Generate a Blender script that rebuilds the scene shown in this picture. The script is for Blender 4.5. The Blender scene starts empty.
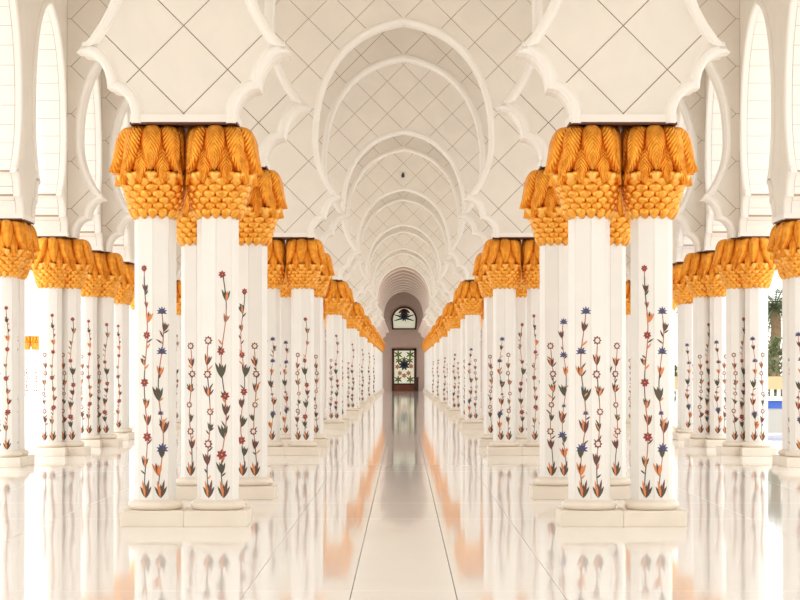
import bpy, bmesh, math, random
from mathutils import Vector, Matrix
random.seed(7)
PI = math.pi
K = 4.5 / 404.0                      # metres per pixel in the plane of the first screen
D1 = 2000 * K                        # distance of that plane
EYE = 155 * K                        # eye height
scene = bpy.context.scene
COL = scene.collection

# ------------------------------------------------------------------ camera, sky, exposure
cam_d = bpy.data.cameras.new('camera')
cam_d.lens = 90.0; cam_d.sensor_width = 36.0; cam_d.sensor_fit = 'HORIZONTAL'
cam_d.shift_x = -3.5 / 800.0; cam_d.shift_y = 72.0 / 800.0
cam_d.clip_end = 2000
cam = bpy.data.objects.new('camera', cam_d); COL.objects.link(cam)
cam.location = (0, 0, EYE); cam.rotation_euler = (PI / 2, 0, 0)
scene.camera = cam

world = bpy.data.worlds.new('sky'); scene.world = world; world.use_nodes = True
bg = world.node_tree.nodes['Background']
bg.inputs[0].default_value = (1.0, 0.98, 0.955, 1); bg.inputs[1].default_value = 2.6
sun_d = bpy.data.lights.new('sun', 'SUN'); sun_d.energy = 1.8; sun_d.angle = math.radians(3)
sun_d.color = (1.0, 0.96, 0.91)
sun = bpy.data.objects.new('sun', sun_d); COL.objects.link(sun)
sun.rotation_euler = (math.radians(35), 0, math.radians(-6))
vs = scene.view_settings
vs.view_transform = 'Standard'; vs.look = 'None'; vs.gamma = 1.0; vs.use_curve_mapping = False
vs.exposure = -0.25
scene.cycles.max_bounces = 12; scene.cycles.diffuse_bounces = 8; scene.cycles.glossy_bounces = 4

# ------------------------------------------------------------------ materials
def srgb(r, g, b):
    def f(c):
        c /= 255.0
        return c / 12.92 if c <= 0.04045 else ((c + 0.055) / 1.055) ** 2.4
    return (f(r), f(g), f(b), 1)

def mat(name, col, rough=0.5, metal=0.0, var=0.0, scale=2.0, spec=0.5, bump=0.0, col2=None, emit=None):
    m = bpy.data.materials.new(name); m.use_nodes = True
    nt = m.node_tree; b = nt.nodes['Principled BSDF']
    b.inputs['Base Color'].default_value = col
    b.inputs['Roughness'].default_value = rough
    b.inputs['Metallic'].default_value = metal
    b.inputs['Specular IOR Level'].default_value = spec
    if emit:
        b.inputs['Emission Color'].default_value = col
        b.inputs['Emission Strength'].default_value = emit
    if var or col2:
        tc = nt.nodes.new('ShaderNodeTexCoord'); n = nt.nodes.new('ShaderNodeTexNoise')
        n.inputs['Scale'].default_value = scale; n.inputs['Detail'].default_value = 6
        n.inputs['Distortion'].default_value = 0.8
        nt.links.new(tc.outputs['Object'], n.inputs['Vector'])
        r = nt.nodes.new('ShaderNodeValToRGB')
        c2 = col2 or tuple(c * (1 - var) for c in col[:3]) + (1,)
        r.color_ramp.elements[0].color = c2; r.color_ramp.elements[1].color = col
        r.color_ramp.elements[0].position = 0.35; r.color_ramp.elements[1].position = 0.62
        nt.links.new(n.outputs['Fac'], r.inputs['Fac']); nt.links.new(r.outputs['Color'], b.inputs['Base Color'])
        if bump:
            bp = nt.nodes.new('ShaderNodeBump'); bp.inputs['Strength'].default_value = bump
            bp.inputs['Distance'].default_value = 0.02
            nt.links.new(n.outputs['Fac'], bp.inputs['Height']); nt.links.new(bp.outputs['Normal'], b.inputs['Normal'])
    return m

M = {}
M['stone'] = mat('carved_wall_stone', (0.805, 0.752, 0.68, 1), 0.55, var=0.05, scale=1.3)
M['rim'] = mat('white_moulding', (0.85, 0.815, 0.76, 1), 0.5)
M['joint'] = mat('tile_joint', (0.27, 0.185, 0.12, 1), 0.9)
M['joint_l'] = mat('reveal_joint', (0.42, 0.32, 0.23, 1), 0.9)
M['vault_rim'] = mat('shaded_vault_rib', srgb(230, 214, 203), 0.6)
M['marble'] = mat('white_marble', (0.83, 0.808, 0.77, 1), 0.32, var=0.035, scale=1.7)
M['plinth'] = mat('cream_plinth_marble', (0.81, 0.735, 0.63, 1), 0.35, var=0.05, scale=2.5)
M['floor'] = mat('polished_floor_marble', (0.91, 0.892, 0.86, 1), 0.05, var=0.02, scale=0.6, spec=0.2)
M['floor_joint'] = mat('floor_joint', (0.10, 0.07, 0.05, 1), 0.9)
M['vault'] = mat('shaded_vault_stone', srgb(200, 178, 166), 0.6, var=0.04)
M['gold'] = mat('gilded_leaf', (0.90, 0.39, 0.045, 1), 0.34, metal=0.8, col2=(0.72, 0.25, 0.02, 1), scale=9)
M['gold_hi'] = mat('gilded_bud', (0.97, 0.53, 0.12, 1), 0.36, metal=0.7)
M['gold_core'] = mat('crevice_shade_core', (0.30, 0.08, 0.008, 1), 0.6, metal=0.3)  # crevice shade between leaves and scales is put into this dark colour
M['red'] = mat('inlay_red', srgb(150, 42, 38), 0.4)
M['blue'] = mat('inlay_blue', srgb(62, 68, 110), 0.4)
M['purple'] = mat('inlay_purple', srgb(112, 62, 66), 0.4)
M['orange'] = mat('inlay_orange', srgb(214, 130, 72), 0.4)
M['green'] = mat('inlay_green', srgb(70, 68, 48), 0.4)
M['brown'] = mat('inlay_brown', srgb(96, 52, 38), 0.4)
M['stem'] = mat('inlay_stem', srgb(176, 112, 84), 0.4)
M['pale'] = mat('inlay_pale', srgb(236, 214, 196), 0.4)
M['court'] = mat('courtyard_marble', (0.84, 0.82, 0.78, 1), 0.4, var=0.03, scale=0.4)
M['wood'] = mat('dark_door_wood', srgb(74, 40, 26), 0.5, var=0.2, scale=3)
M['wood2'] = mat('door_base_wood', srgb(130, 72, 42), 0.5, var=0.2, scale=3)
M['dark'] = mat('dark_metal', srgb(48, 42, 40), 0.5)
M['glass_lit'] = mat('backlit_glass', (0.78, 0.80, 0.62, 1), 0.2, emit=0.5)
M['glass_green'] = mat('backlit_green_glass', srgb(92, 102, 52), 0.3, emit=0.3)
M['glass_red'] = mat('backlit_rose_glass', srgb(178, 128, 104), 0.3, emit=0.3)
M['glass_blue'] = mat('backlit_slate_glass', srgb(52, 58, 70), 0.3, emit=0.15)
M['frond'] = mat('palm_frond', srgb(92, 104, 70), 0.6, var=0.3, scale=3)
M['trunk'] = mat('palm_trunk', srgb(140, 116, 88), 0.9, var=0.3, scale=6)
M['hedge'] = mat('hedge_leaf', srgb(104, 116, 78), 0.7, var=0.3, scale=3)
M['water'] = mat('pool_water', srgb(38, 84, 168), 0.08)
M['bluetile'] = mat('blue_pool_tile', srgb(52, 96, 190), 0.3, var=0.2, scale=4)
M['sand'] = mat('sand_render', srgb(206, 170, 132), 0.8)
M['grey'] = mat('grey_render', srgb(176, 176, 172), 0.7)

def herringbone(m):                      # fine leaf veins as relief
    nt = m.node_tree; b = nt.nodes['Principled BSDF']
    uv = nt.nodes.new('ShaderNodeUVMap'); uv.uv_map = 'leaf'
    sx = nt.nodes.new('ShaderNodeSeparateXYZ'); nt.links.new(uv.outputs['UV'], sx.inputs[0])
    ab = nt.nodes.new('ShaderNodeMath'); ab.operation = 'ABSOLUTE'; nt.links.new(sx.outputs[0], ab.inputs[0])
    ml = nt.nodes.new('ShaderNodeMath'); ml.operation = 'MULTIPLY_ADD'; ml.inputs[1].default_value = -0.28
    nt.links.new(ab.outputs[0], ml.inputs[0]); nt.links.new(sx.outputs[1], ml.inputs[2])
    m2 = nt.nodes.new('ShaderNodeMath'); m2.operation = 'MULTIPLY'; m2.inputs[1].default_value = 75
    nt.links.new(ml.outputs[0], m2.inputs[0])
    sn = nt.nodes.new('ShaderNodeMath'); sn.operation = 'SINE'; nt.links.new(m2.outputs[0], sn.inputs[0])
    bp = nt.nodes.new('ShaderNodeBump'); bp.inputs['Strength'].default_value = 0.45; bp.inputs['Distance'].default_value = 0.012
    nt.links.new(sn.outputs[0], bp.inputs['Height']); nt.links.new(bp.outputs['Normal'], b.inputs['Normal'])
herringbone(M['gold'])

# ------------------------------------------------------------------ mesh helpers
class MB:
    def __init__(s): s.v = []; s.f = []; s.m = []; s.uv = {}
    def add(s, vs_, fs, mi=0):
        o = len(s.v); s.v += [tuple(p) for p in vs_]
        for f in fs: s.f.append(tuple(i + o for i in f)); s.m.append(mi)
        return o
    def box(s, x0, x1, y0, y1, z0, z1, mi=0):
        s.add([(x0, y0, z0), (x1, y0, z0), (x1, y1, z0), (x0, y1, z0), (x0, y0, z1), (x1, y0, z1), (x1, y1, z1), (x0, y1, z1)],
              [(0, 3, 2, 1), (4, 5, 6, 7), (0, 1, 5, 4), (1, 2, 6, 5), (2, 3, 7, 6), (3, 0, 4, 7)], mi)
    def lathe(s, prof, n=32, mi=0, a0=0.0, cap=True):
        vs_ = []; fs = []
        for r, z in prof:
            for i in range(n):
                a = a0 + 2 * PI * i / n; vs_.append((r * math.cos(a), r * math.sin(a), z))
        for j in range(len(prof) - 1):
            for i in range(n):
                k = (i + 1) % n; fs.append((j * n + i, j * n + k, (j + 1) * n + k, (j + 1) * n + i))
        if cap:
            fs.append(tuple(range(n))[::-1]); fs.append(tuple((len(prof) - 1) * n + i for i in range(n)))
        s.add(vs_, fs, mi)
    def tube(s, pts, r, n=6, mi=0):
        vs_ = []; fs = []
        for q, p in enumerate(pts):
            p = Vector(p); d = Vector(pts[min(q + 1, len(pts) - 1)]) - Vector(pts[max(q - 1, 0)])
            d.normalize(); u = d.cross(Vector((0.3, 0.2, 0.93))).normalized(); w = d.cross(u)
            rr = r[q] if isinstance(r, (list, tuple)) else r
            for i in range(n):
                a = 2 * PI * i / n; vs_.append(p + u * (rr * math.cos(a)) + w * (rr * math.sin(a)))
        for q in range(len(pts) - 1):
            for i in range(n):
                k = (i + 1) % n; fs.append((q * n + i, q * n + k, (q + 1) * n + k, (q + 1) * n + i))
        fs.append(tuple(range(n))[::-1]); fs.append(tuple((len(pts) - 1) * n + i for i in range(n)))
        s.add(vs_, fs, mi)
    def mesh(s, name, mats, smooth=False):
        me = bpy.data.meshes.new(name); me.from_pydata(s.v, [], s.f)
        for m in (mats if isinstance(mats, (list, tuple)) else [mats]): me.materials.append(m)
        if len(me.materials) > 1: me.polygons.foreach_set('material_index', s.m)
        if smooth: me.polygons.foreach_set('use_smooth', [True] * len(s.f))
        me.update(); return me

def link(name, data, parent=None, loc=(0, 0, 0), rz=0.0):
    o = bpy.data.objects.new(name, data); COL.objects.link(o)
    o.location = loc
    if rz: o.rotation_euler = (0, 0, rz)
    if parent is not None: o.parent = parent
    return o

def tag(o, label=None, cat=None, group=None, kind=None):
    if label: o['label'] = label
    if cat: o['category'] = cat
    if group: o['group'] = group
    if kind: o['kind'] = kind
    return o

def recalc(me):
    bm = bmesh.new(); bm.from_mesh(me); bmesh.ops.recalc_face_normals(bm, faces=bm.faces); bm.to_mesh(me); bm.free(); return me

def offset_poly(pts, d, closed=True):
    """move every point of a counter-clockwise polyline to its left by d (mitred)"""
    n = len(pts); out = []
    for i in range(n):
        a = pts[i - 1] if (closed or i > 0) else None
        c = pts[(i + 1) % n] if (closed or i < n - 1) else None
        p = pts[i]; nrm = []
        for q, r in ((a, p), (p, c)):
            if q is None or r is None: continue
            dx, dz = r[0] - q[0], r[1] - q[1]; l = math.hypot(dx, dz)
            if l > 1e-7: nrm.append((-dz / l, dx / l))
        if not nrm: out.append(p); continue
        if len(nrm) == 1: m = nrm[0]; sc = 1
        else:
            mx, mz = nrm[0][0] + nrm[1][0], nrm[0][1] + nrm[1][1]; l = math.hypot(mx, mz) or 1e-6
            m = (mx / l, mz / l); sc = 1 / max(0.42, m[0] * nrm[0][0] + m[1] * nrm[0][1])
        out.append((p[0] + m[0] * d * sc, p[1] + m[1] * d * sc))
    return out

def area(p):
    return 0.5 * sum(p[i - 1][0] * p[i][1] - p[i][0] * p[i - 1][1] for i in range(len(p)))

# ------------------------------------------------------------------ the shared arch outline
def arch_half(shrink=0.0):
    """(half width, height) from the impost up to the apex: two lobes, a cusp, a horseshoe"""
    P = [(169, 249), (169, 257)]
    for i in range(1, 7):
        a = PI / 2 * i / 6; P.append((145 + 24 * math.cos(a), 257 + 28 * math.sin(a)))
    for i in range(1, 8):
        a = PI / 2 * i / 7; P.append((118 + 27 * math.cos(a), 285 + 36 * math.sin(a)))
    a0 = math.radians(-44.4)
    for i in range(0, 8):
        a = a0 * (1 - i / 7); P.append((4.3 + 155.7 * math.cos(a), 430 + 155.7 * math.sin(a)))
    for i in range(1, 15):
        a = PI / 2 * i / 14; P.append((160 * max(0.0, math.cos(a)) ** 0.88, 430 + 208 * math.sin(a) ** 0.88 + 11 * (i / 14.0) ** 5))
    return [(max(h - shrink, 0.0) * K if i < len(P) - 1 else 0.0, z * K + EYE) for i, (h, z) in enumerate(P)]

XC = 220.2 * K                       # nave pier centre line
XA = 2 * XC                          # aisle centre line
XW = 624 * K                         # inner face of the outer walls
XO = 654 * K                         # centre of the outer column row
MOD = 4.75                           # spacing of columns along the hall
Y0 = D1 + 31.5 * K                   # first screen
ZT = 11.6                            # wall top
WT = 0.30                            # half thickness of a screen
HALF = arch_half()
ZB = HALF[0][1]
def YJ(j): return Y0 + MOD * j

def pier_poly(half_l, half_r, cl, cr):
    """counter-clockwise outline of the wall between two arch centres (cl < cr)"""
    P = [(cr - h, z) for h, z in half_r] + [(cr, ZT), (cl, ZT)] + [(cl + h, z) for h, z in reversed(half_l)]
    return P

def clip_lines(poly, lines):
    """cut a 2D outline along lines (point, normal) and return the pieces"""
    bm = bmesh.new(); vs_ = [bm.verts.new((x, z, 0)) for x, z in poly]; bm.faces.new(vs_)
    for co, no in lines:
        bmesh.ops.bisect_plane(bm, geom=bm.verts[:] + bm.edges[:] + bm.faces[:], dist=1e-5, plane_co=(co[0], co[1], 0), plane_no=(no[0], no[1], 0))
    out = []
    for f in bm.faces:
        p = [(v.co.x, v.co.y) for v in f.verts]
        if area(p) < 0: p.reverse()
        out.append(p)
    bm.free(); return out

HD = XC / 5.0; ZN = EYE + 259 * K
def lattice(xc, x0, x1):
    L = []
    for m in range(-40, 41):
        L.append(((xc + m * 2 * HD, ZN), (1, 1))); L.append(((xc + m * 2 * HD, ZN), (1, -1)))
    return L

def prism(poly, y0, y1, mats, name):
    n = len(poly); mb = MB()
    v = [(x, y0, z) for x, z in poly] + [(x, y1, z) for x, z in poly]
    f = [tuple(range(n)), tuple(range(2 * n - 1, n - 1, -1))] + [(i, i + n, (i + 1) % n + n, (i + 1) % n) for i in range(n)]
    mb.add(v, f); return mb.mesh(name, mats)

def tile_mesh(p, yf, yb, name, m, gap=0.0045):
    q = []
    for i, a in enumerate(p):
        if math.dist(a, p[i - 1]) > 0.004: q.append(a)
    if len(q) < 3: return None
    q = offset_poly(q, gap)
    if area(q) < 0.004: return None
    n = len(q); mb = MB()
    q2 = offset_poly(q, 0.004)
    v = [(x, yf, z) for x, z in q2] + [(x, yf + 0.004, z) for x, z in q] + [(x, yb, z) for x, z in q]
    f = [tuple(range(n))]
    for r in (0, n): f += [(i + r, i + r + n, (i + 1) % n + r + n, (i + 1) % n + r) for i in range(n)]
    mb.add(v, f); return mb.mesh(name, m)

def rim_mesh(half, c, name, m, yf=-WT, full=True, sgn=0, deep=0.26):
    """carved moulding that runs along an arch edge; both halves"""
    L = [(c - h, z) for h, z in half]; R = [(c + h, z) for h, z in reversed(half[:-1])]
    pts = L + R if full else (L if sgn < 0 else [(c + h, z) for h, z in reversed(half)])
    prof = [(-0.012, deep), (-0.014, -0.02), (-0.004, -0.042), (0.022, -0.058), (0.056, -0.058), (0.084, -0.042), (0.098, -0.018), (0.112, -0.016), (0.114, 0.02)]
    mb = MB(); n = len(pts)
    for off, dy in prof:
        q = offset_poly(pts, off, closed=False)
        for x, z in q: mb.v.append((x, yf + dy, z))
    for r in range(len(prof) - 1):
        for i in range(n - 1):
            mb.f.append((r * n + i, (r + 1) * n + i, (r + 1) * n + i + 1, r * n + i + 1)); mb.m.append(0)
    me = mb.mesh(name, m, smooth=False); return recalc(me)

# ------------------------------------------------------------------ floor, ceiling
fl = MB(); fl.box(-XO - 0.34, XO + 0.34, -48, 190, -0.30, -0.012)
floor = tag(link('floor', fl.mesh('floor', M['floor_joint'])), kind='structure')
xs = [0.41, 1.24, 4.08, 5.74, XO + 0.34]
xj = sorted([-x for x in xs] + xs)
yj = [-48, -14, 6.3]
p = 15.77
for n in range(0, 4):
    yj += [15.77 + 19 * n, 23.5 + 19 * n, 26.36 + 19 * n]
yj.append(15.77 + 76)
def slab(x0, x1, y0, y1, g):
    mb = MB(); b = 0.003
    v = []
    for z, e in ((-0.012, 0), (-b, 0), (0.0, b)):
        v += [(x0 + g + e, y0 + g + e, z), (x1 - g - e, y0 + g + e, z), (x1 - g - e, y1 - g - e, z), (x0 + g + e, y1 - g - e, z)]
    f = [(8, 9, 10, 11)]
    for r in (0, 4): f += [(r + i, r + (i + 1) % 4, r + 4 + (i + 1) % 4, r + 4 + i) for i in range(4)]
    mb.add(v, f); return mb.mesh('floor_slab', M['floor'])
for i in range(len(xj) - 1):
    for q in range(len(yj) - 1):
        link('floor_slab', slab(xj[i], xj[i + 1], yj[q], yj[q + 1], 0.0045 if abs(xj[i]) < .5 and abs(xj[i + 1]) < .5 else 0.0013), floor)
far_f = MB(); far_f.box(-XO - 0.34, XO + 0.34, yj[-1], 190, -0.012, 0.0)
tag(link('floor_slab_run', far_f.mesh('floor_slab_run', M['floor']), floor), kind='stuff')
ce = MB(); ce.box(-XO - 0.4, XO + 0.4, -48, 190, ZT, ZT + 0.3)
tag(link('ceiling', ce.mesh('ceiling', M['rim'])), kind='structure')

# ------------------------------------------------------------------ transverse screens with lobed horseshoe arches
SCREENS = sorted([4 * n + d for n in range(7) for d in (0, 1)] + list(range(26, 34)))
OUT_X = XW
WALL = [(-OUT_X, ZT), (-OUT_X, ZB)]
for c in (-XA, 0.0, XA):
    WALL += [(c - h, z) for h, z in HALF] + [(c + h, z) for h, z in reversed(HALF[:-1])]
WALL += [(OUT_X, ZB), (OUT_X, ZT)]
# one core object for a screen: join the four outlines
def join(meshes, name):
    bm = bmesh.new()
    for me in meshes: bm.from_mesh(me)
    me = bpy.data.meshes.new(name); bm.to_mesh(me); bm.free()
    for m in meshes[0].materials: me.materials.append(m)
    return me
core_me = recalc(prism(WALL, -WT, WT, M['joint'], 'screen_core')); core_me.materials.append(M['stone'])
# only the tiled front shows joints; the other faces are plain stone
for pl in core_me.polygons:
    pl.material_index = 0 if pl.normal.y < -0.9 else 1
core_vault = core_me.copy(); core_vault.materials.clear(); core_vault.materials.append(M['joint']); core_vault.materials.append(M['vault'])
tiles = []
X9 = XC + 9 * HD                     # beyond this node the outermost tiles run straight to the corner
IN = [(max(-X9, min(X9, x)), z) for x, z in WALL]
for t in clip_lines(IN, lattice(XC, 0, 0)):
    q_ = []
    for a_, b_ in zip(t, t[1:] + t[:1]):
        q_.append(a_)
        if abs(abs(a_[0]) - X9) < 1e-4 and abs(abs(b_[0]) - X9) < 1e-4 and abs(a_[1] - b_[1]) > 0.01:
            sg_ = 1 if a_[0] > 0 else -1; q_ += [(sg_ * OUT_X, a_[1]), (sg_ * OUT_X, b_[1])]
    t = q_
    me = tile_mesh(t, -WT - 0.014, -WT + 0.002, 'wall_tile', M['stone'])
    if me: tiles.append((me, min(z for x, z in t)))
tj = join([t for t, z in tiles], 'tile_facing')
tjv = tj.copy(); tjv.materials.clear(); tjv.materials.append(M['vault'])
rims = [(rim_mesh(HALF, c, 'arch_moulding', M['rim']), rim_mesh(HALF, c, 'arch_moulding', M['vault_rim'])) for c in (0.0, -XA, XA)]
imp = MB()
def impost(mb, x0, x1):
    mb.box(x0, x1, -WT - 0.035, WT + 0.03, ZB + 0.014, ZB + 9 * K)
hb = XC - 169 * K
imp_meshes = []; gap_meshes = []
M['shadow_gap'] = mat('shadow_gap_brown', srgb(92, 48, 22), 0.5)  # dark brown slab stands in for the shadow line above the capitals
for s in (-1, 1):
    m_ = MB(); impost(m_, s * XC - hb - 0.03, s * XC + hb + 0.03); imp_meshes.append(m_.mesh('impost_slab', M['rim']))
    m_ = MB(); m_.box(s * XC - hb - 0.03, s * XC + hb + 0.03, -WT - 0.02, WT + 0.02, ZB - 0.012, ZB + 0.014); gap_meshes.append(m_.mesh('shadow_gap_plate', M['shadow_gap']))
def ordinal(n):
    w = ['zeroth', 'first', 'second', 'third', 'fourth', 'fifth', 'sixth', 'seventh', 'eighth', 'ninth', 'tenth', 'eleventh', 'twelfth',
         'thirteenth', 'fourteenth', 'fifteenth', 'sixteenth', 'seventeenth', 'eighteenth', 'nineteenth', 'twentieth', 'twenty-first', 'twenty-second',
         'twenty-third', 'twenty-fourth', 'twenty-fifth', 'twenty-sixth', 'twenty-seventh', 'twenty-eighth', 'twenty-ninth', 'thirtieth', 'thirty-first', 'thirty-second',
         'thirty-third', 'thirty-fourth', 'thirty-fifth']
    return w[n]
for j in [-8, -7, -4, -3] + SCREENS:  # negative rows: unseen screens without columns, added to cut frontal light
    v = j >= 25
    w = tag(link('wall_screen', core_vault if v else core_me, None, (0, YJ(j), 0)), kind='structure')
    if 0 <= j <= 17:
        for me, zlo in tiles:
            if j == 0 and zlo > 7.6: continue
            link('wall_tile', me, w)
        if j == 0:
            up = [t for t, z in tiles if z > 7.6]
            tag(link('upper_wall_tiles', join(up, 'upper_wall_tiles'), w), kind='stuff')
    else:
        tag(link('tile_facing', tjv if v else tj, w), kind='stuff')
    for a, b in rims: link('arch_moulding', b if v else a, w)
    for me in imp_meshes: link('impost_slab', me, w)
    for me in gap_meshes: link('shadow_gap_plate', me, w)

# ------------------------------------------------------------------ outer arcade walls
HO = arch_half(shrink=220.2 - MOD / 2 / K)
TW = 0.33                            # half thickness
def outer_pier(detail):
    """pier between two arch centres, in (u, z) with u along the hall"""
    P = pier_poly(HO, HO, -MOD / 2, MOD / 2)
    return P
op = recalc(prism(outer_pier(0), -TW, TW, M['stone'], 'wall_pier'))
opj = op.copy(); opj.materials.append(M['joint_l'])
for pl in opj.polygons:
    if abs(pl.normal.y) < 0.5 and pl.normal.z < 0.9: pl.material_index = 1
orim = rim_mesh(HO, MOD / 2, 'arch_moulding', M['rim'], yf=-TW, deep=0.08)
# reveal blocks: courses lining the inside of the arch
soff = []
def soffit_blocks():
    half = HO                        # from the impost up to the apex
    # resample by length
    acc = [0.0]
    for a, b in zip(half, half[1:]): acc.append(acc[-1] + math.dist(a, b))
    def at(s):
        for i in range(len(acc) - 1):
            if s <= acc[i + 1] + 1e-9:
                t = (s - acc[i]) / max(1e-9, acc[i + 1] - acc[i])
                return (half[i][0] + (half[i + 1][0] - half[i][0]) * t, half[i][1] + (half[i + 1][1] - half[i][1]) * t)
        return half[-1]
    n = 16; out = []
    for q in range(n):
        s0 = acc[-1] * q / n + 0.0035; s1 = acc[-1] * (q + 1) / n - 0.0035
        pts = [at(s0 + (s1 - s0) * e / 3) for e in range(4)]
        for sg in (-1, 1):
            mb = MB(); P = [(sg * h, z) for h, z in pts]
            inn = [(sg * (h - 0.018), z - 0.004) for h, z in pts]
            vs_ = []; 
            for y in (-TW + 0.085, TW - 0.02):
                vs_ += [(x, y, z) for x, z in P] + [(x, y, z) for x, z in inn]
            f = [(4, 5, 13, 12), (5, 6, 14, 13), (6, 7, 15, 14), (0, 4, 12, 8), (3, 11, 15, 7), (0, 1, 5, 4), (1, 2, 6, 5), (2, 3, 7, 6), (8, 12, 13, 9), (9, 13, 14, 10), (10, 14, 15, 11)]
            mb.add(vs_, f); out.append(recalc(mb.mesh('reveal_block', M['rim'])))
    return out
soff = soffit_blocks()
J_OUT = list(range(-14, 34))
oimp = MB(); ho = MOD / 2 - (169 * K - (220.2 * K - MOD / 2))
oimp.box(-ho - 0.03, ho + 0.03, -TW - 0.05, TW + 0.05, ZB + 0.014, ZB + 9 * K)
oimp_me = oimp.mesh('impost_slab', M['rim'])
ogap = MB(); ogap.box(-ho - .02, ho + .02, -TW - .03, TW + .03, ZB - 0.012, ZB + 0.014); ogap_me = ogap.mesh('shadow_gap_plate', M['shadow_gap'])  # same painted shadow line over the outer capitals
for s, nm in ((-1, 'wall_left'), (1, 'wall_right')):
    root = tag(link(nm, None, None, (s * (XW + TW), 0, 0)), kind='structure')
    # local frame: u axis along +Y; front (-y local) turned to the nave
    rz = PI / 2 if s < 0 else -PI / 2
    for j in J_OUT:
        link('wall_pier', opj if 3 <= j <= 8 else op, root, (0, YJ(j), 0), rz)
        link('arch_moulding', orim, root, (0, YJ(j), 0), rz)
        if 0 <= j: link('impost_slab', oimp_me, root, (0, YJ(j), 0), rz); link('shadow_gap_plate', ogap_me, root, (0, YJ(j), 0), rz)
        if 2 <= j <= 8:
            for me in soff: link('reveal_block', me, root, (0, YJ(j) + MOD / 2, 0), rz)

# ------------------------------------------------------------------ columns
ZP = 0.178                           # plinth top
ZS = 0.294                           # shaft foot
RS = 21 * K * 1.0157                 # shaft radius
ZC0, ZC1 = 3.475, 4.487              # capital
PS = 0.7055                          # spacing inside a pair

def plinth_mesh(nx, ny):
    mb = MB(); b = 0.012; g = 0.002; h = PS / 2
    for ix in range(nx):
        for iy in range(ny):
            cx = (ix - (nx - 1) / 2) * PS; cy = (iy - (ny - 1) / 2) * PS
            x0, x1, y0, y1 = cx - h, cx + h, cy - h, cy + h
            x0 += g if ix else 0; x1 -= g if ix < nx - 1 else 0; y0 += g if iy else 0; y1 -= g if iy < ny - 1 else 0
            v = []
            for z, e in ((0.001, 0.004), (0.012, 0), (ZP - b, 0), (ZP, b)):
                v += [(x0 + e, y0 + e, z), (x1 - e, y0 + e, z), (x1 - e, y1 - e, z), (x0 + e, y1 - e, z)]
            f = [(12, 13, 14, 15), (3, 2, 1, 0)]
            for r in (0, 4, 8): f += [(r + i, r + (i + 1) % 4, r + 4 + (i + 1) % 4, r + 4 + i) for i in range(4)]
            mb.add(v, f)
    return mb
PL_X = plinth_mesh(2, 1).mesh('plinth', M['plinth']); PL_Y = plinth_mesh(1, 2).mesh('plinth', M['plinth'])
plt = plinth_mesh(1, 2)
plt.box(PS / 2 + 0.002, PS / 2 + 0.37, -PS / 2, PS / 2, 0.001, ZP)
PL_T = plt.mesh('plinth', M['plinth'])

rp = []
for i in range(13):
    a = -PI / 2 + PI * i / 12; rp.append((0.255 + 0.055 * math.cos(a), ZP + 0.052 + 0.052 * math.sin(a)))
rp = [(0.20, ZP + 0.0005)] + rp + [(0.25, ZP + 0.108), (0.246, ZS)]
rb = MB(); rb.lathe(rp, 40); RING = rb.mesh('base_ring', M['plinth'], smooth=True)

def shaft_mesh():
    mb = MB()
    mb.lathe([(RS - 0.006, ZS - 0.002), (RS - 0.006, ZC0 + 0.3)], 8, 1, a0=-PI / 2)
    for k_ in range(8):
        a0 = -PI / 2 + k_ * PI / 4; a1 = a0 + PI / 4; g = 0.016
        p0 = Vector((RS * math.cos(a0), RS * math.sin(a0), 0)); p1 = Vector((RS * math.cos(a1), RS * math.sin(a1), 0))
        q0 = p0.lerp(p1, g); q1 = p1.lerp(p0, g); c = (p0 + p1) / 2; nrm = c.normalized() * 0.009
        v = []
        for z in (ZS - 0.002, ZC0 + 0.3):
            v += [(q0.x, q0.y, z), (q1.x, q1.y, z), (q1.x - nrm.x, q1.y - nrm.y, z), (q0.x - nrm.x, q0.y - nrm.y, z)]
        mb.add(v, [(0, 1, 5, 4), (1, 2, 6, 5), (3, 0, 4, 7)], 0)
    return mb.mesh('shaft', [M['marble'], M['joint2']])
M['joint2'] = mat('shaft_edge_line', (0.42, 0.35, 0.27, 1), 0.8)
SHAFT = shaft_mesh()

# --- flower inlay: elements are 2D outlines on a facet (s across, z up)
INL = ['red', 'blue', 'purple', 'orange', 'green', 'brown', 'stem', 'pale']
INLM = [M[n] for n in INL]
def petal(cx, cz, ang, ln, wd):
    out = []
    for t, w in ((0, 0.12), (0.25, 0.8), (0.5, 1.0), (0.78, 0.62), (1, 0.0), (0.78, -0.62), (0.5, -1.0), (0.25, -0.8), (0, -0.12)):
        x, z = wd * w * 0.42, ln * t
        out.append((cx + x * math.cos(ang) + z * math.sin(ang) * 1.0, cz + z * math.cos(ang) - x * math.sin(ang)))
    return out
def disc(cx, cz, r, n=8):
    return [(cx + r * math.cos(2 * PI * i / n), cz + r * math.sin(2 * PI * i / n)) for i in range(n)]
def blossom(kind, cx, cz, r):
    E = []; r *= 0.88
    if kind == 'ring':
        E += [('purple', petal(cx, cz, 2 * PI * i / 8, r * 1.05, r * 0.75)) for i in range(8)]
        E += [('pale', disc(cx, cz, r * 0.52))]
        E += [('purple', disc(cx, cz, r * 0.18))]
    elif kind == 'red':
        E += [('red', petal(cx, cz, 2 * PI * i / 7, r * 1.1, r * 0.8)) for i in range(7)]
        E += [('brown', disc(cx, cz, r * 0.42)), ('orange', disc(cx, cz, r * 0.2))]
    else:
        E += [('blue', petal(cx, cz, -1.9 + 3.8 * i / 6, r * 1.25, r * 0.5)) for i in range(7)]
        E += [('blue', disc(cx, cz, r * 0.5)), ('brown', disc(cx, cz - r * 0.2, r * 0.22))]
    return E
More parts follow.
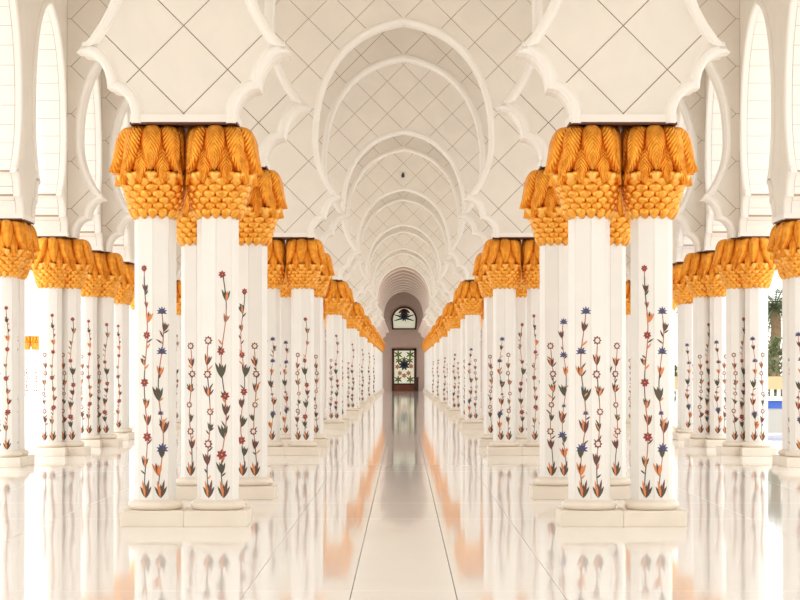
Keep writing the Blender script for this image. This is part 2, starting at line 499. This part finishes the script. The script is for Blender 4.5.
def tulip(cx, cz, h, c1, c2, lean=0.0):
    h *= 0.86
    return [(c2, petal(cx, cz, -0.36 + lean, h, h * 0.24)), (c2, petal(cx, cz, 0.36 + lean, h * .9, h * 0.24)),
            (c1, petal(cx, cz, -0.10 + lean, h * .92, h * 0.26)), ('orange' if (c1 != 'orange' and int(cz * 50) % 3 == 0) else c2, petal(cx, cz, 0.13 + lean, h * 0.8, h * 0.24))]
def tuft(cx, cz, h):
    return [('green', petal(cx, cz, -0.5, h * .75, h * .2)), ('green', petal(cx, cz, 0.5, h * .75, h * .2)), ('orange', petal(cx, cz, -0.22, h, h * .2)),
            ('brown', petal(cx, cz, 0.2, h * 1.05, h * .2)), ('green', petal(cx, cz, 0.0, h * .8, h * .18))]
def vine(kind, rs):
    """list of (what, elements); the first entry is the stem"""
    R = random.Random(rs); G = []
    ph = R.uniform(0, 6); amp = 0.030 if kind in 'DB' else 0.020
    if kind == 'A': B = [('red', 2.89, .042), ('red', 2.14, .05), ('red', 1.61, .055), ('red', 1.0, .06)]; T = [(2.62, .12, 'green', 'brown'), (2.28, .16, 'green', 'orange'), (1.80, .11, 'green', 'green'), (1.32, .14, 'green', 'brown'), (1.13, .16, 'orange', 'brown'), (.66, .15, 'green', 'green'), (2.45, .09, 'brown', 'stem')]
    elif kind == 'B': B = [('blue', 2.40, .058), ('blue', 1.95, .058), ('blue', 1.26, .034), ('blue', .86, .066)]; T = [(2.18, .14, 'green', 'brown'), (1.68, .15, 'brown', 'orange'), (1.40, .21, 'green', 'green'), (1.04, .20, 'orange', 'brown'), (.56, .19, 'brown', 'orange'), (.76, .14, 'green', 'green')]
    elif kind == 'C': B = [('ring', 2.08, .058), ('ring', 1.70, .058), ('ring', 1.28, .05), ('ring', .92, .06)]; T = [(1.80, .16, 'orange', 'brown'), (1.45, .16, 'green', 'brown'), (1.06, .13, 'green', 'green'), (.68, .17, 'brown', 'brown')]
    else: B = [('red', 2.82, .048), ('red', 1.96, .05), ('red', 1.46, .058), ('red', .80, .066)]; T = [(2.52, .17, 'green', 'green'), (2.28, .13, 'green', 'stem'), (1.66, .22, 'green', 'green'), (1.24, .17, 'green', 'brown'), (.98, .20, 'green', 'green'), (.58, .18, 'green', 'green')]
    def sx(z): return amp * math.sin(z * 5.2 + ph)
    top = B[0][1]; z = ZS + 0.05; st = []
    a, b = [], []
    while z < top:
        a.append((sx(z) - 0.0055, z)); b.append((sx(z) + 0.0055, z)); z += 0.07
    for i in range(len(a) - 1): st.append(('stem' if (i // 5) % 3 else 'green', [a[i], b[i], b[i + 1], a[i + 1]]))
    for i in range(9):
        zz = R.uniform(0.5, top - 0.15); st.append((R.choice(['green', 'orange', 'brown']), petal(sx(zz), zz, R.choice([-1, 1]) * R.uniform(.4, 1.0), R.uniform(.06, .10), .022)))
    G.append(('stem', st))
    for kd, zz, r in B: G.append(('blossom', blossom(kd, sx(zz) + R.uniform(-.008, .008), zz, r)))
    for zz, h, c1, c2 in T: G.append(('leaf_spray', tulip(sx(zz) + R.uniform(-.014, .014), zz, h, c1, c2, R.uniform(-.25, .25))))
    G.append(('leaf_tuft', tuft(0, ZS + 0.02, .20)))
    return G
def put(mb, elems, ang):
    """outlines onto the facet whose normal points along ang, as thin raised inlay"""
    ap = RS * math.cos(PI / 8); ca, sa = math.cos(ang), math.sin(ang)
    for lay, (c, pts) in enumerate(elems):
        if area(pts) < 0: pts = pts[::-1]
        d0 = ap + 0.0015 + 0.0006 * (lay % 5) + (0.002 if c in ('pale', 'orange', 'brown') else 0); n = len(pts)
        v = []
        for d in (d0, ap - 0.004):
            for s_, z in pts: v.append((ca * d - sa * s_, sa * d + ca * s_, z))
        f = [tuple(range(n))] + [(i, i + n, (i + 1) % n + n, (i + 1) % n) for i in range(n)]
        mb.add(v, f, INL.index(c))
FACET = [-PI / 2 - PI / 8, -PI / 2 + PI / 8]
VCACHE = {}
def vine_meshes(kind, side, rs):
    key = (kind, side, rs)
    if key not in VCACHE:
        out = []
        for what, el in vine(kind, rs):
            mb = MB(); put(mb, el, side); out.append((what, mb.mesh(what, INLM)))
        VCACHE[key] = out
    return VCACHE[key]
JCACHE = {}
def facet_inlay(kind, f, rs):
    key = (kind, f, rs)
    if key not in JCACHE:
        mb = MB()
        for what, el in vine(kind, rs + f): put(mb, el, FACET[0] + f * PI / 4)
        JCACHE[key] = mb.mesh('flower_vine', INLM)
    return JCACHE[key]
def joined_inlay(kinds, rs):
    key = (kinds, rs)
    if key not in JCACHE:
        mb = MB()
        for f in (0, 1, 4, 5):
            for what, el in vine(kinds[f % len(kinds)], rs + f): put(mb, el, FACET[0] + f * PI / 4)
        JCACHE[key] = mb.mesh('flower_inlay', INLM)
    return JCACHE[key]

# --- gilded palm capital
def squash(p, lim=0.30, tail=0.05):
    x, y, z = p
    if x > lim: x = lim + tail * (1 - math.exp(-(x - lim) / tail))
    return (x, y, z)
def interp(T, t):
    for a, b in zip(T, T[1:]):
        if t <= b[0]:
            f = (t - a[0]) / (b[0] - a[0]); return [a[i] + (b[i] - a[i]) * f for i in range(1, len(a))]
    return list(T[-1][1:])
UP = [(0, .235, 4.487), (.08, .285, 4.478), (.2, .346, 4.436), (.4, .390, 4.33), (.62, .412, 4.20), (.82, .434, 4.085), (1, .472, 3.975)]
LO = [(0, .300, 4.33), (.3, .345, 4.20), (.6, .385, 4.05), (.85, .408, 3.93), (1, .428, 3.835)]
WU = [(0, 1.08), (.15, 1.06), (.5, 1.0), (.68, .84), (.84, .5), (.94, .22), (1, .03)]
def leaf_mesh(path, ang, half_ang, name, nt=12, plump=0.045, serr=True):
    ss = [-1.12, -1, -.66, -.33, 0, .33, .66, 1, 1.12]
    v = []; f = []; uv = []
    for i in range(nt + 1):
        t = i / nt; r, z = interp(path, t); w = interp(WU, t)[0] * half_ang
        if serr and t > 0.6: w *= 1.0 + (0.16 if i % 2 else -0.14)
        for s_ in ss:
            c = max(-1, min(1, s_)); a = ang + c * w
            rr = r + plump * (1 - c * c) - (0.012 if s_ == 0 else 0) - (0.10 if abs(s_) > 1 else 0)
            v.append(squash((rr * math.cos(a), rr * math.sin(a), z - 0.012 * c * c))); uv.append((s_, t))
    m = len(ss)
    for i in range(nt):
        for q in range(m - 1): f.append((i * m + q, i * m + q + 1, (i + 1) * m + q + 1, (i + 1) * m + q)[::-1])
    me = bpy.data.meshes.new(name); me.from_pydata(v, [], f); me.materials.append(M['gold'])
    ul = me.uv_layers.new(name='leaf')
    for lp in me.loops: ul.data[lp.index].uv = uv[lp.vertex_index]
    me.polygons.foreach_set('use_smooth', [True] * len(f)); me.update(); return me
SC = [(-.2, .378, 4.01), (0, .374, 3.925), (.35, .325, 3.77), (.7, .274, 3.61), (1, .244, 3.49)]
def pad(mb, ang, t, w, h, bulge, tilt=0.045):
    """rounded scale: narrow foot below, broad lip above that stands proud"""
    r, z = interp(SC, t); sl = 0.245
    v = []; n = 10
    for sc_, o in ((1.0, -0.02), (0.84, bulge * 0.75), (0.45, bulge * 1.0)):
        for i in range(n):
            b = 2 * PI * i / n; dz = math.sin(b) * h / 2 * sc_; dx = math.cos(b) * w / 2 * sc_ * (1.0 + 0.28 * math.sin(b))
            rr = r + sl * dz + o + tilt * (dz / h)
            a = ang + dx / r
            v.append(squash((rr * math.cos(a), rr * math.sin(a), z + dz)))
    rr = r + bulge * 1.05; v.append(squash((rr * math.cos(ang), rr * math.sin(ang), z)))
    f = []
    for k_ in (0, n):
        for i in range(n): q = (i + 1) % n; f.append((k_ + i, k_ + q, k_ + n + q, k_ + n + i))
    for i in range(n): f.append((2 * n + i, 2 * n + (i + 1) % n, 3 * n))
    mb.add(v, f)
NL = 10; NSC = 14; ROWS = 7
UPM, LOM, BUD, SCL = [], [], [], []
for i in range(NL):
    a = -PI / 2 + 2 * PI * i / NL
    UPM.append(leaf_mesh(UP, a, math.radians(16.5), 'palm_leaf', plump=0.068))
    LOM.append(leaf_mesh(LO, a + PI / NL, math.radians(16.0), 'lower_palm_leaf', nt=10, plump=0.04))
    mb = MB(); pad(mb, a, 0.07, .105, .140, .058); BUD.append(mb.mesh('bud', M['gold_hi'], True))
for r in range(ROWS):
    t = 0.05 + 0.92 * r / (ROWS - 1); rad = interp(SC, t)[0]
    for i in range(NSC):
        a = -PI / 2 + 2 * PI * (i + 0.5 * (r % 2)) / NSC
        mb = MB(); pad(mb, a, t, 2 * PI * rad / NSC * 1.04, .138, .040); SCL.append(mb)
M['gold_s'] = mat('gilded_scale', (0.95, 0.48, 0.085, 1), 0.33, metal=0.8, col2=(0.76, 0.28, 0.025, 1), scale=11)
SCLM = [mb.mesh('scale', M['gold_s'], True) for mb in SCL]
allsc = MB()
for mb in SCL: allsc.add(mb.v, mb.f)
SCALES = allsc.mesh('scales', M['gold_s'], True)
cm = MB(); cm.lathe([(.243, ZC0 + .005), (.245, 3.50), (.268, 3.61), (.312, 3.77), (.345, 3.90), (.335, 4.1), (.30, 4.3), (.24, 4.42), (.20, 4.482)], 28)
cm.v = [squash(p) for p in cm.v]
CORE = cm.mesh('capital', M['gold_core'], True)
def merge_objs(meshes, name):
    bm = bmesh.new(); mats = []
    for me in meshes:
        idx = []
        for m in me.materials:
            if m not in mats: mats.append(m)
            idx.append(mats.index(m))
        n0 = len(bm.faces); bm.from_mesh(me); bm.faces.ensure_lookup_table()
        for f in bm.faces[n0:]: f.material_index = idx[min(f.material_index, len(idx) - 1)]
    me = bpy.data.meshes.new(name); bm.to_mesh(me); bm.free()
    for m in mats: me.materials.append(m)
    return me
FARCAP = merge_objs([CORE] + UPM + LOM + BUD + [SCALES], 'capital')

def fill_column(root, x, y, nb, level, kinds, rs):
    """ring, shaft, capital and inlay at (x, y) of the thing; nb: direction of the neighbour in the pair; level 0 near, 1 middle, 2 far"""
    at = (x, y, 0)
    link('base_ring', RING, root, at); link('shaft', SHAFT, root, at)
    if level >= 2:
        link('capital', FARCAP, root, at, nb)
    else:
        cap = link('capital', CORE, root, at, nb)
        for me in UPM: link('palm_leaf', me, cap)
        for me in LOM: link('lower_palm_leaf', me, cap)
        for me in BUD: link('bud', me, cap)
        if level == 0:
            for me in SCLM: link('scale', me, cap)
        else:
            tag(link('scales', SCALES, cap), kind='stuff')
    if level == 0:
        for f in (0, 1, 4, 5):
            ms = vine_meshes(kinds[f % len(kinds)], FACET[0] + f * PI / 4, rs + f)
            st = link('flower_vine', ms[0][1], root, at)
            if f in (0, 1):
                for what, me in ms[1:]: link(what, me, st)
            else:
                link('blossoms', merge_objs([m for w, m in ms[1:]], 'blossoms'), st)['kind'] = 'stuff'
    else:
        if level == 1:
            for f in (0, 1, 4, 5):
                tag(link('flower_vine', facet_inlay(kinds[f % len(kinds)], f, rs), root, at), kind='stuff')
        else:
            tag(link('flower_inlay', joined_inlay(kinds, rs), root, at), kind='stuff')

def column(x, y, nb, level, kinds, rs, label, group):
    root = link('marble_column', None, None, (x, y, 0))
    tag(root, label, 'column', group, kind='thing')
    fill_column(root, 0, 0, nb, level, kinds, rs)
    return root

def level_of(j): return 0 if j in (0, 1) else (1 if j in (3, 4, 5) else 2)
KN = {(-1, 0): ('A', 'B'), (-1, 1): ('C', 'D'), (1, 1): ('B', 'C'), (1, 0): ('A', 'B')}   # (side, 1 = nave-side column)
FL = {'A': 'red', 'B': 'blue', 'C': 'ringed purple', 'D': 'tall red'}
SIDE = {-1: 'court', 1: 'palm garden'}
ND = len(SCREENS)
for q, j in enumerate(SCREENS):
    od = ordinal(ND - q)
    for s in (-1, 1):
        xp = s * XC
        tag(link('plinth', PL_X, None, (xp, YJ(j), 0)), f'cream marble plinth of {od} nave column pair from the door, {SIDE[s]} side', 'plinth', 'nave plinths')
        for inner in (0, 1):
            x = xp + (-s if inner else s) * PS / 2
            nb = 0.0 if (x < xp) else PI
            kn = KN[(s, inner)] if j % 2 == 0 else (('D', 'C') if (s < 0) == bool(inner) else ('C', 'B'))
            lab = f'white inlaid column, {"nave" if inner else "aisle"} half of {od} nave pair from door, {SIDE[s]} side'
            column(x, YJ(j), nb, level_of(j), kn, (3 if inner else 11) + (100 if j % 2 else 0), lab, 'nave columns with gold palm capitals')

JO = [j for j in range(0, 24)]
for s in (-1, 1):
    for j in JO:
        sc_ = j in SCREENS
        od = ordinal(34 - j)
        pm = PL_T if sc_ else PL_Y
        tag(link('plinth', pm, None, (s * XO, YJ(j), 0), 0 if s < 0 else PI), f'cream marble plinth of {od} outer arcade pier from the door, {SIDE[s]} side', 'plinth', 'outer arcade plinths')
        kn = ('B', 'C', 'A', 'C') if s > 0 else ('C', 'A', 'B', 'A')
        if sc_:
            root = link('clustered_column', None, None, (s * XO, YJ(j), 0))
            tag(root, f'three white inlaid columns grown together, {od} outer arcade pier from door, {SIDE[s]} side', 'column', 'outer clustered columns', kind='thing')
            lv = level_of(j) if j > 1 else 2
            for x, y, nb, kk, rs in ((0, -PS / 2, PI / 2, kn, 6), (0, PS / 2, -PI / 2, kn, 8), (-s * 0.335, 0, 0.0 if s > 0 else PI, ('C', 'D'), 31)):
                fill_column(root, x, y, nb, lv, kk, rs)
        else:
            for e in (-1, 1):
                lab = f'white inlaid column, {"door" if e > 0 else "entrance"} half of {od} outer arcade pair from door, {SIDE[s]} side'
                column(s * XO, YJ(j) + e * PS / 2, PI / 2 if e < 0 else -PI / 2, level_of(j) if j > 1 else 2, kn, 7 + e, lab, 'outer arcade columns')

# ------------------------------------------------------------------ end wall with door and arched window
YE = YJ(33.5)
def fx(px): return (px - 403.5) / 2000 * YE
def fz(py): return EYE - (py - 372) / 2000 * YE
ew = MB(); ew.box(-XO - 0.3, XO + 0.3, YE, YE + 0.4, 0, ZT)
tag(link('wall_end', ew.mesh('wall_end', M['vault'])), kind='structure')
bw = MB(); bw.box(-XO - 0.3, XO + 0.3, -48, -47.6, 0, ZT)  # unseen closing wall, added to keep out light from behind
tag(link('wall_light_stop', bw.mesh('wall_light_stop', M['stone'])), kind='structure')
door = tag(link('door_1', None, None, (fx(404.2), YE, 0)), kind='structure')
dw = fx(416.5) - fx(404.2); zt = fz(348.5); zp = fz(384)
fr = MB()
for a, b, c, d in ((-dw, -dw + .22, 0, zt), (dw - .22, dw, 0, zt), (-dw, dw, zt - .2, zt), (-dw + .22, dw - .22, zp - .08, zp + .06)):
    fr.box(a, b, -.16, -.002, c, d)
link('frame', fr.mesh('frame', M['wood']), door)
pn = MB(); pn.box(-dw + .22, dw - .22, -.08, -.002, 0, zp - .08); link('base_panel', pn.mesh('base_panel', M['wood2']), door)
gl = MB(); gl.box(-dw + .22, dw - .22, -.05, -.002, zp + .06, zt - .2); pane = link('pane', gl.mesh('pane', M['glass_lit']), door)
def motif(name, elems, y, m, parent):
    mb = MB()
    for pts in elems:
        if area(pts) < 0: pts = pts[::-1]
        n = len(pts); mb.add([(x, y, z) for x, z in pts] + [(x, y + .03, z) for x, z in pts], [tuple(range(n))] + [(i, i + n, (i + 1) % n + n, (i + 1) % n) for i in range(n)])
    return link(name, mb.mesh(name, m), parent)
zc = (zt + zp) / 2
def star(cx, cz, r, n, w=.45, a0=0): return [petal(cx, cz, a0 + 2 * PI * i / n, r, r * w) for i in range(n)]
for cx, cz, r in ((-.55, zt - .55, .42), (.55, zt - .55, .42), (-.5, zt - 1.1, .36), (.5, zt - 1.1, .36), (-.55, zp + .42, .40), (.55, zp + .42, .40), (0, zt - 1.0, .3)):
    motif('leaf_motif', star(cx, cz, r, 6), -.085, M['glass_green'], pane)
motif('flower_motif', star(0, zc + .12, .55, 9, .5), -.09, M['glass_blue'], pane)
for cx, cz in ((-.62, zc - .05), (.62, zc), (-.4, zc - .62), (.4, zc - .62), (0, zc - .85)):
    motif('flower_motif', star(cx, cz, .26, 6, .7), -.088, M['glass_red'], pane)
win = tag(link('window_1', None, None, (fx(404.2), YE, 0)), kind='structure')
zb, zk = fz(329.5), fz(306.5); hw = (fx(417.5) - fx(391.5)) / 2
def arch_out(hw_, zb_, zk_, n=18):
    mid = zb_ + (zk_ - zb_) * .42
    P = [(-hw_ * .94, zb_), (hw_ * .94, zb_)]
    for i in range(n + 1):
        a = PI * i / n; P.append((hw_ * math.cos(a), mid + (zk_ - mid) * math.sin(a)))
    return P
o_, i_ = arch_out(hw, zb, zk), arch_out(hw - .16, zb + .12, zk - .16)
n = len(o_); wf = MB()
wf.add([(x, -.15, z) for x, z in o_] + [(x, -.15, z) for x, z in i_] + [(x, -.002, z) for x, z in o_] + [(x, -.002, z) for x, z in i_],
       [(i, (i + 1) % n, n + (i + 1) % n, n + i) for i in range(n)] + [(i, 2 * n + i, 2 * n + (i + 1) % n, (i + 1) % n) for i in range(n)] + [(n + i, n + (i + 1) % n, 3 * n + (i + 1) % n, 3 * n + i) for i in range(n)])
link('frame', recalc(wf.mesh('frame', M['wood'])), win)
wp = MB(); wp.add([(x, -.04, z) for x, z in i_], [tuple(range(n))]); wpane = link('pane', wp.mesh('pane', M['glass_lit']), win)
zm = zb + (zk - zb) * .52
motif('flower_motif', star(0, zm + .1, .5, 11, .4), -.08, M['glass_blue'], wpane)
motif('leaf_motif', [petal(0, zk - .2, PI + a, .7, .3) for a in (-.9, -.45, 0, .45, .9)], -.07, M['wood2'], wpane)
for a in (-1.9, -1.3, 1.3, 1.9): motif('leaf_motif', [petal(0, zm, a, 1.05, .16)], -.075, M['dark'], wpane)
sb = MB(); sb.box(-.2, .2, -.35, -.02, 0, fz(378)); sb.box(-.24, .24, -.39, -.02, fz(378), fz(377.2))
tag(link('wooden_lectern', sb.mesh('wooden_lectern', M['wood']), None, (fx(416.2), YE - .6, 0)), 'dark wooden stand against the end wall right beside the door', 'stand')

# wall spotlight over the arch
ysp = YJ(12) - WT - 0.014; zsp = EYE + 197 * (ysp - .1) / 2000
sp = link('wall_spotlight', None, None, (-.02, ysp, zsp)); tag(sp, 'tiny dark spotlight on the ceiling-high stone above a nave arch', 'spotlight')
m_ = MB(); m_.box(-.03, .03, -.10, -.001, .05, .10); link('bracket', m_.mesh('bracket', M['dark']), sp)
m_ = MB(); m_.lathe([(.03, -.10), (.06, -.08), (.06, .03), (.03, .06)], 12); o = link('lamp_head', m_.mesh('lamp_head', M['dark']), sp); o.location = (0, -.12, .0)

# ------------------------------------------------------------------ outside
for s, nm in ((-1, 'courtyard_paving'), (1, 'garden_paving')):
    g = MB(); x0, x1 = sorted((s * (XO + 0.345), s * 160)); g.box(x0, x1, -60, 320, -.30, -.06)
    tag(link(nm, g.mesh(nm, M['court'])), kind='structure')
g = MB(); g.box(-160, 160, -60.4, -48.005, -.3, -.061)
tag(link('forecourt_paving', g.mesh('forecourt_paving', M['court'])), kind='structure')
# far court arcade
YF = 150.0; XF = (31 - 403.5) / 2000 * YF
fa = tag(link('wall_court', None, None, (XF, YF, 0)), kind='structure')
pier_me = prism([(x + XC, z) for x, z in pier_poly(HALF, HALF, -XA, 0.0)], -WT, WT, M['stone'], 'wall_pier'); recalc(pier_me)
for q in (-2, -1, 0, 1, 2):
    link('wall_pier', pier_me, fa, (q * XA, 0, 0))
    o = tag(link('plinth', PL_X, None, (XF + q * XA, YF, -.06)), 'cream marble plinth in the far arcade across the court', 'plinth', 'far court arcade plinths')
    for e in (-1, 1):
        c = column(XF + q * XA + e * PS / 2, YF, 0 if e < 0 else PI, 2, ('C', 'D'), 3, 'white column with gold capital in the far arcade across the court', 'far court columns')
        c.location.z = -.06
# garden side: pool, planter wall, railing, hedge, palms
def gpx(px, y): return (px - 403.5) / 2000 * y
pool = link('garden_pool', None, None, (12.5, 50, -.06)); tag(pool, 'long blue garden pool with white stone kerb beside the outer arcade', 'pool')
m_ = MB()
for a in ((-4.2, 4.2, -3.2, -2.8), (-4.2, 4.2, 2.8, 3.2), (-4.2, -3.8, -2.8, 2.8), (3.8, 4.2, -2.8, 2.8)): m_.box(*a, .001, .16)
link('kerb', m_.mesh('kerb', M['court']), pool)
m_ = MB(); m_.box(-3.8, 3.8, -2.8, 2.8, .001, .10); link('water', m_.mesh('water', M['water']), pool)
pw = link('planter_wall', None, None, (12.6, 58.5, -.06)); tag(pw, 'low grey garden wall with blue tiled band behind the pool', 'wall')
m_ = MB(); m_.box(-4, 4, 0, .8, 0, .72); link('body', m_.mesh('body', M['grey']), pw)
m_ = MB(); m_.box(-4, 4, -.02, .82, .72, .95); link('tile_band', m_.mesh('tile_band', M['bluetile']), pw)
m_ = MB(); m_.box(-4.1, 4.1, -.08, .9, .95, 1.06); link('coping', m_.mesh('coping', M['court']), pw)
rl = link('garden_balustrade', None, None, (14.5, 74, -.06)); tag(rl, 'sand-coloured balustrade with white slats across the garden', 'balustrade')
m_ = MB(); m_.box(-6, 6, -.12, .12, 1.15, 1.62); link('top_rail', m_.mesh('top_rail', M['sand']), rl)
m_ = MB(); m_.box(-6, 6, -.1, .1, 0, .3); link('bottom_rail', m_.mesh('bottom_rail', M['court']), rl)
m_ = MB(); m_.box(-.06, .06, -.06, .06, .3, 1.15); sl = m_.mesh('slat', M['court'])
for q in range(48): link('slat', sl, rl, (-5.85 + q * .249, 0, 0))
def leaves_blob(rx, ry, rz_, nleaf, size, seed):
    R = random.Random(seed); mb = MB()
    for q in range(nleaf):
        while True:
            p = Vector((R.uniform(-1, 1), R.uniform(-1, 1), R.uniform(-1, 1)))
            if 0.5 < p.length < 1: break
        c = Vector((p.x * rx, p.y * ry, p.z * rz_ + rz_))
        u = Vector((R.gauss(0, 1), R.gauss(0, 1), R.gauss(0, 1))).normalized() * size; w = u.cross(Vector((R.gauss(0, 1), R.gauss(0, 1), R.gauss(0, 1)))).normalized() * size * .5
        mb.add([c - u, c + w, c + u, c - w], [(0, 1, 2, 3)])
    return mb
for q, (bx_, rr, lab) in enumerate(((12.4, 1.25, 'low rounded green shrub behind the sand-coloured balustrade'), (15.9, 1.65, 'tall rounded green shrub beneath the date palm'))):
    b = link('garden_shrub', None, None, (bx_, 84, -.06)); tag(b, lab, 'shrub')
    link('foliage', leaves_blob(1.4, 1.1, rr, 1100, .14, q).mesh('foliage', M['hedge']), b)
    m_ = MB(); m_.tube([(0, 0, 0), (.05, 0, .6), (0, .05, 1.0)], [.09, .07, .04]); link('stem', m_.mesh('stem', M['trunk']), b)
def palm(x, y, h, seed, lab):
    R = random.Random(seed); b = link('date_palm', None, None, (x, y, -.06))
    tag(b, lab, 'palm')
    m_ = MB(); m_.tube([(.06 * math.sin(i), 0, h * i / 10) for i in range(11)], [.30 - .008 * i + (.02 if i % 2 else 0) for i in range(11)], 9)
    link('trunk', m_.mesh('trunk', M['trunk']), b)
    for q in range(42):
        a = 2 * PI * q / 42 * 2.6 + R.uniform(-.2, .2); el = R.uniform(-.5, 1.2); ln = R.uniform(2.4, 3.3); mb = MB(); pts = []
        for i in range(9):
            t = i / 8; e = el - 1.7 * t * t; rr = ln * t
            pts.append(Vector((math.cos(a) * rr * math.cos(el * .7) , math.sin(a) * rr * math.cos(el * .7), h + ln * t * math.sin(el) - 2.0 * t * t)))
        mb.tube(pts, [.035 * (1 - i / 10) for i in range(9)], 4)
        for i in range(1, 9):
            d = (pts[i] - pts[i - 1]).normalized(); sd = d.cross(Vector((0, 0, 1))).normalized()
            for e_ in (0, .5):
                c = pts[i - 1].lerp(pts[i], e_)
                for g_ in (-1, 1):
                    tip = c + sd * g_ * .42 + d * .28 - Vector((0, 0, .16))
                    w = d * .035
                    mb.add([c - w, c + w, tip], [(0, 1, 2)])
        link('frond', mb.mesh('frond', M['frond']), b)
palm(gpx(775, 92), 92, 4.7, 1, 'date palm with drooping fronds seen between the outer columns'); palm(gpx(700, 112), 112, 6.4, 4, 'taller date palm standing deeper in the garden, behind the balustrade')
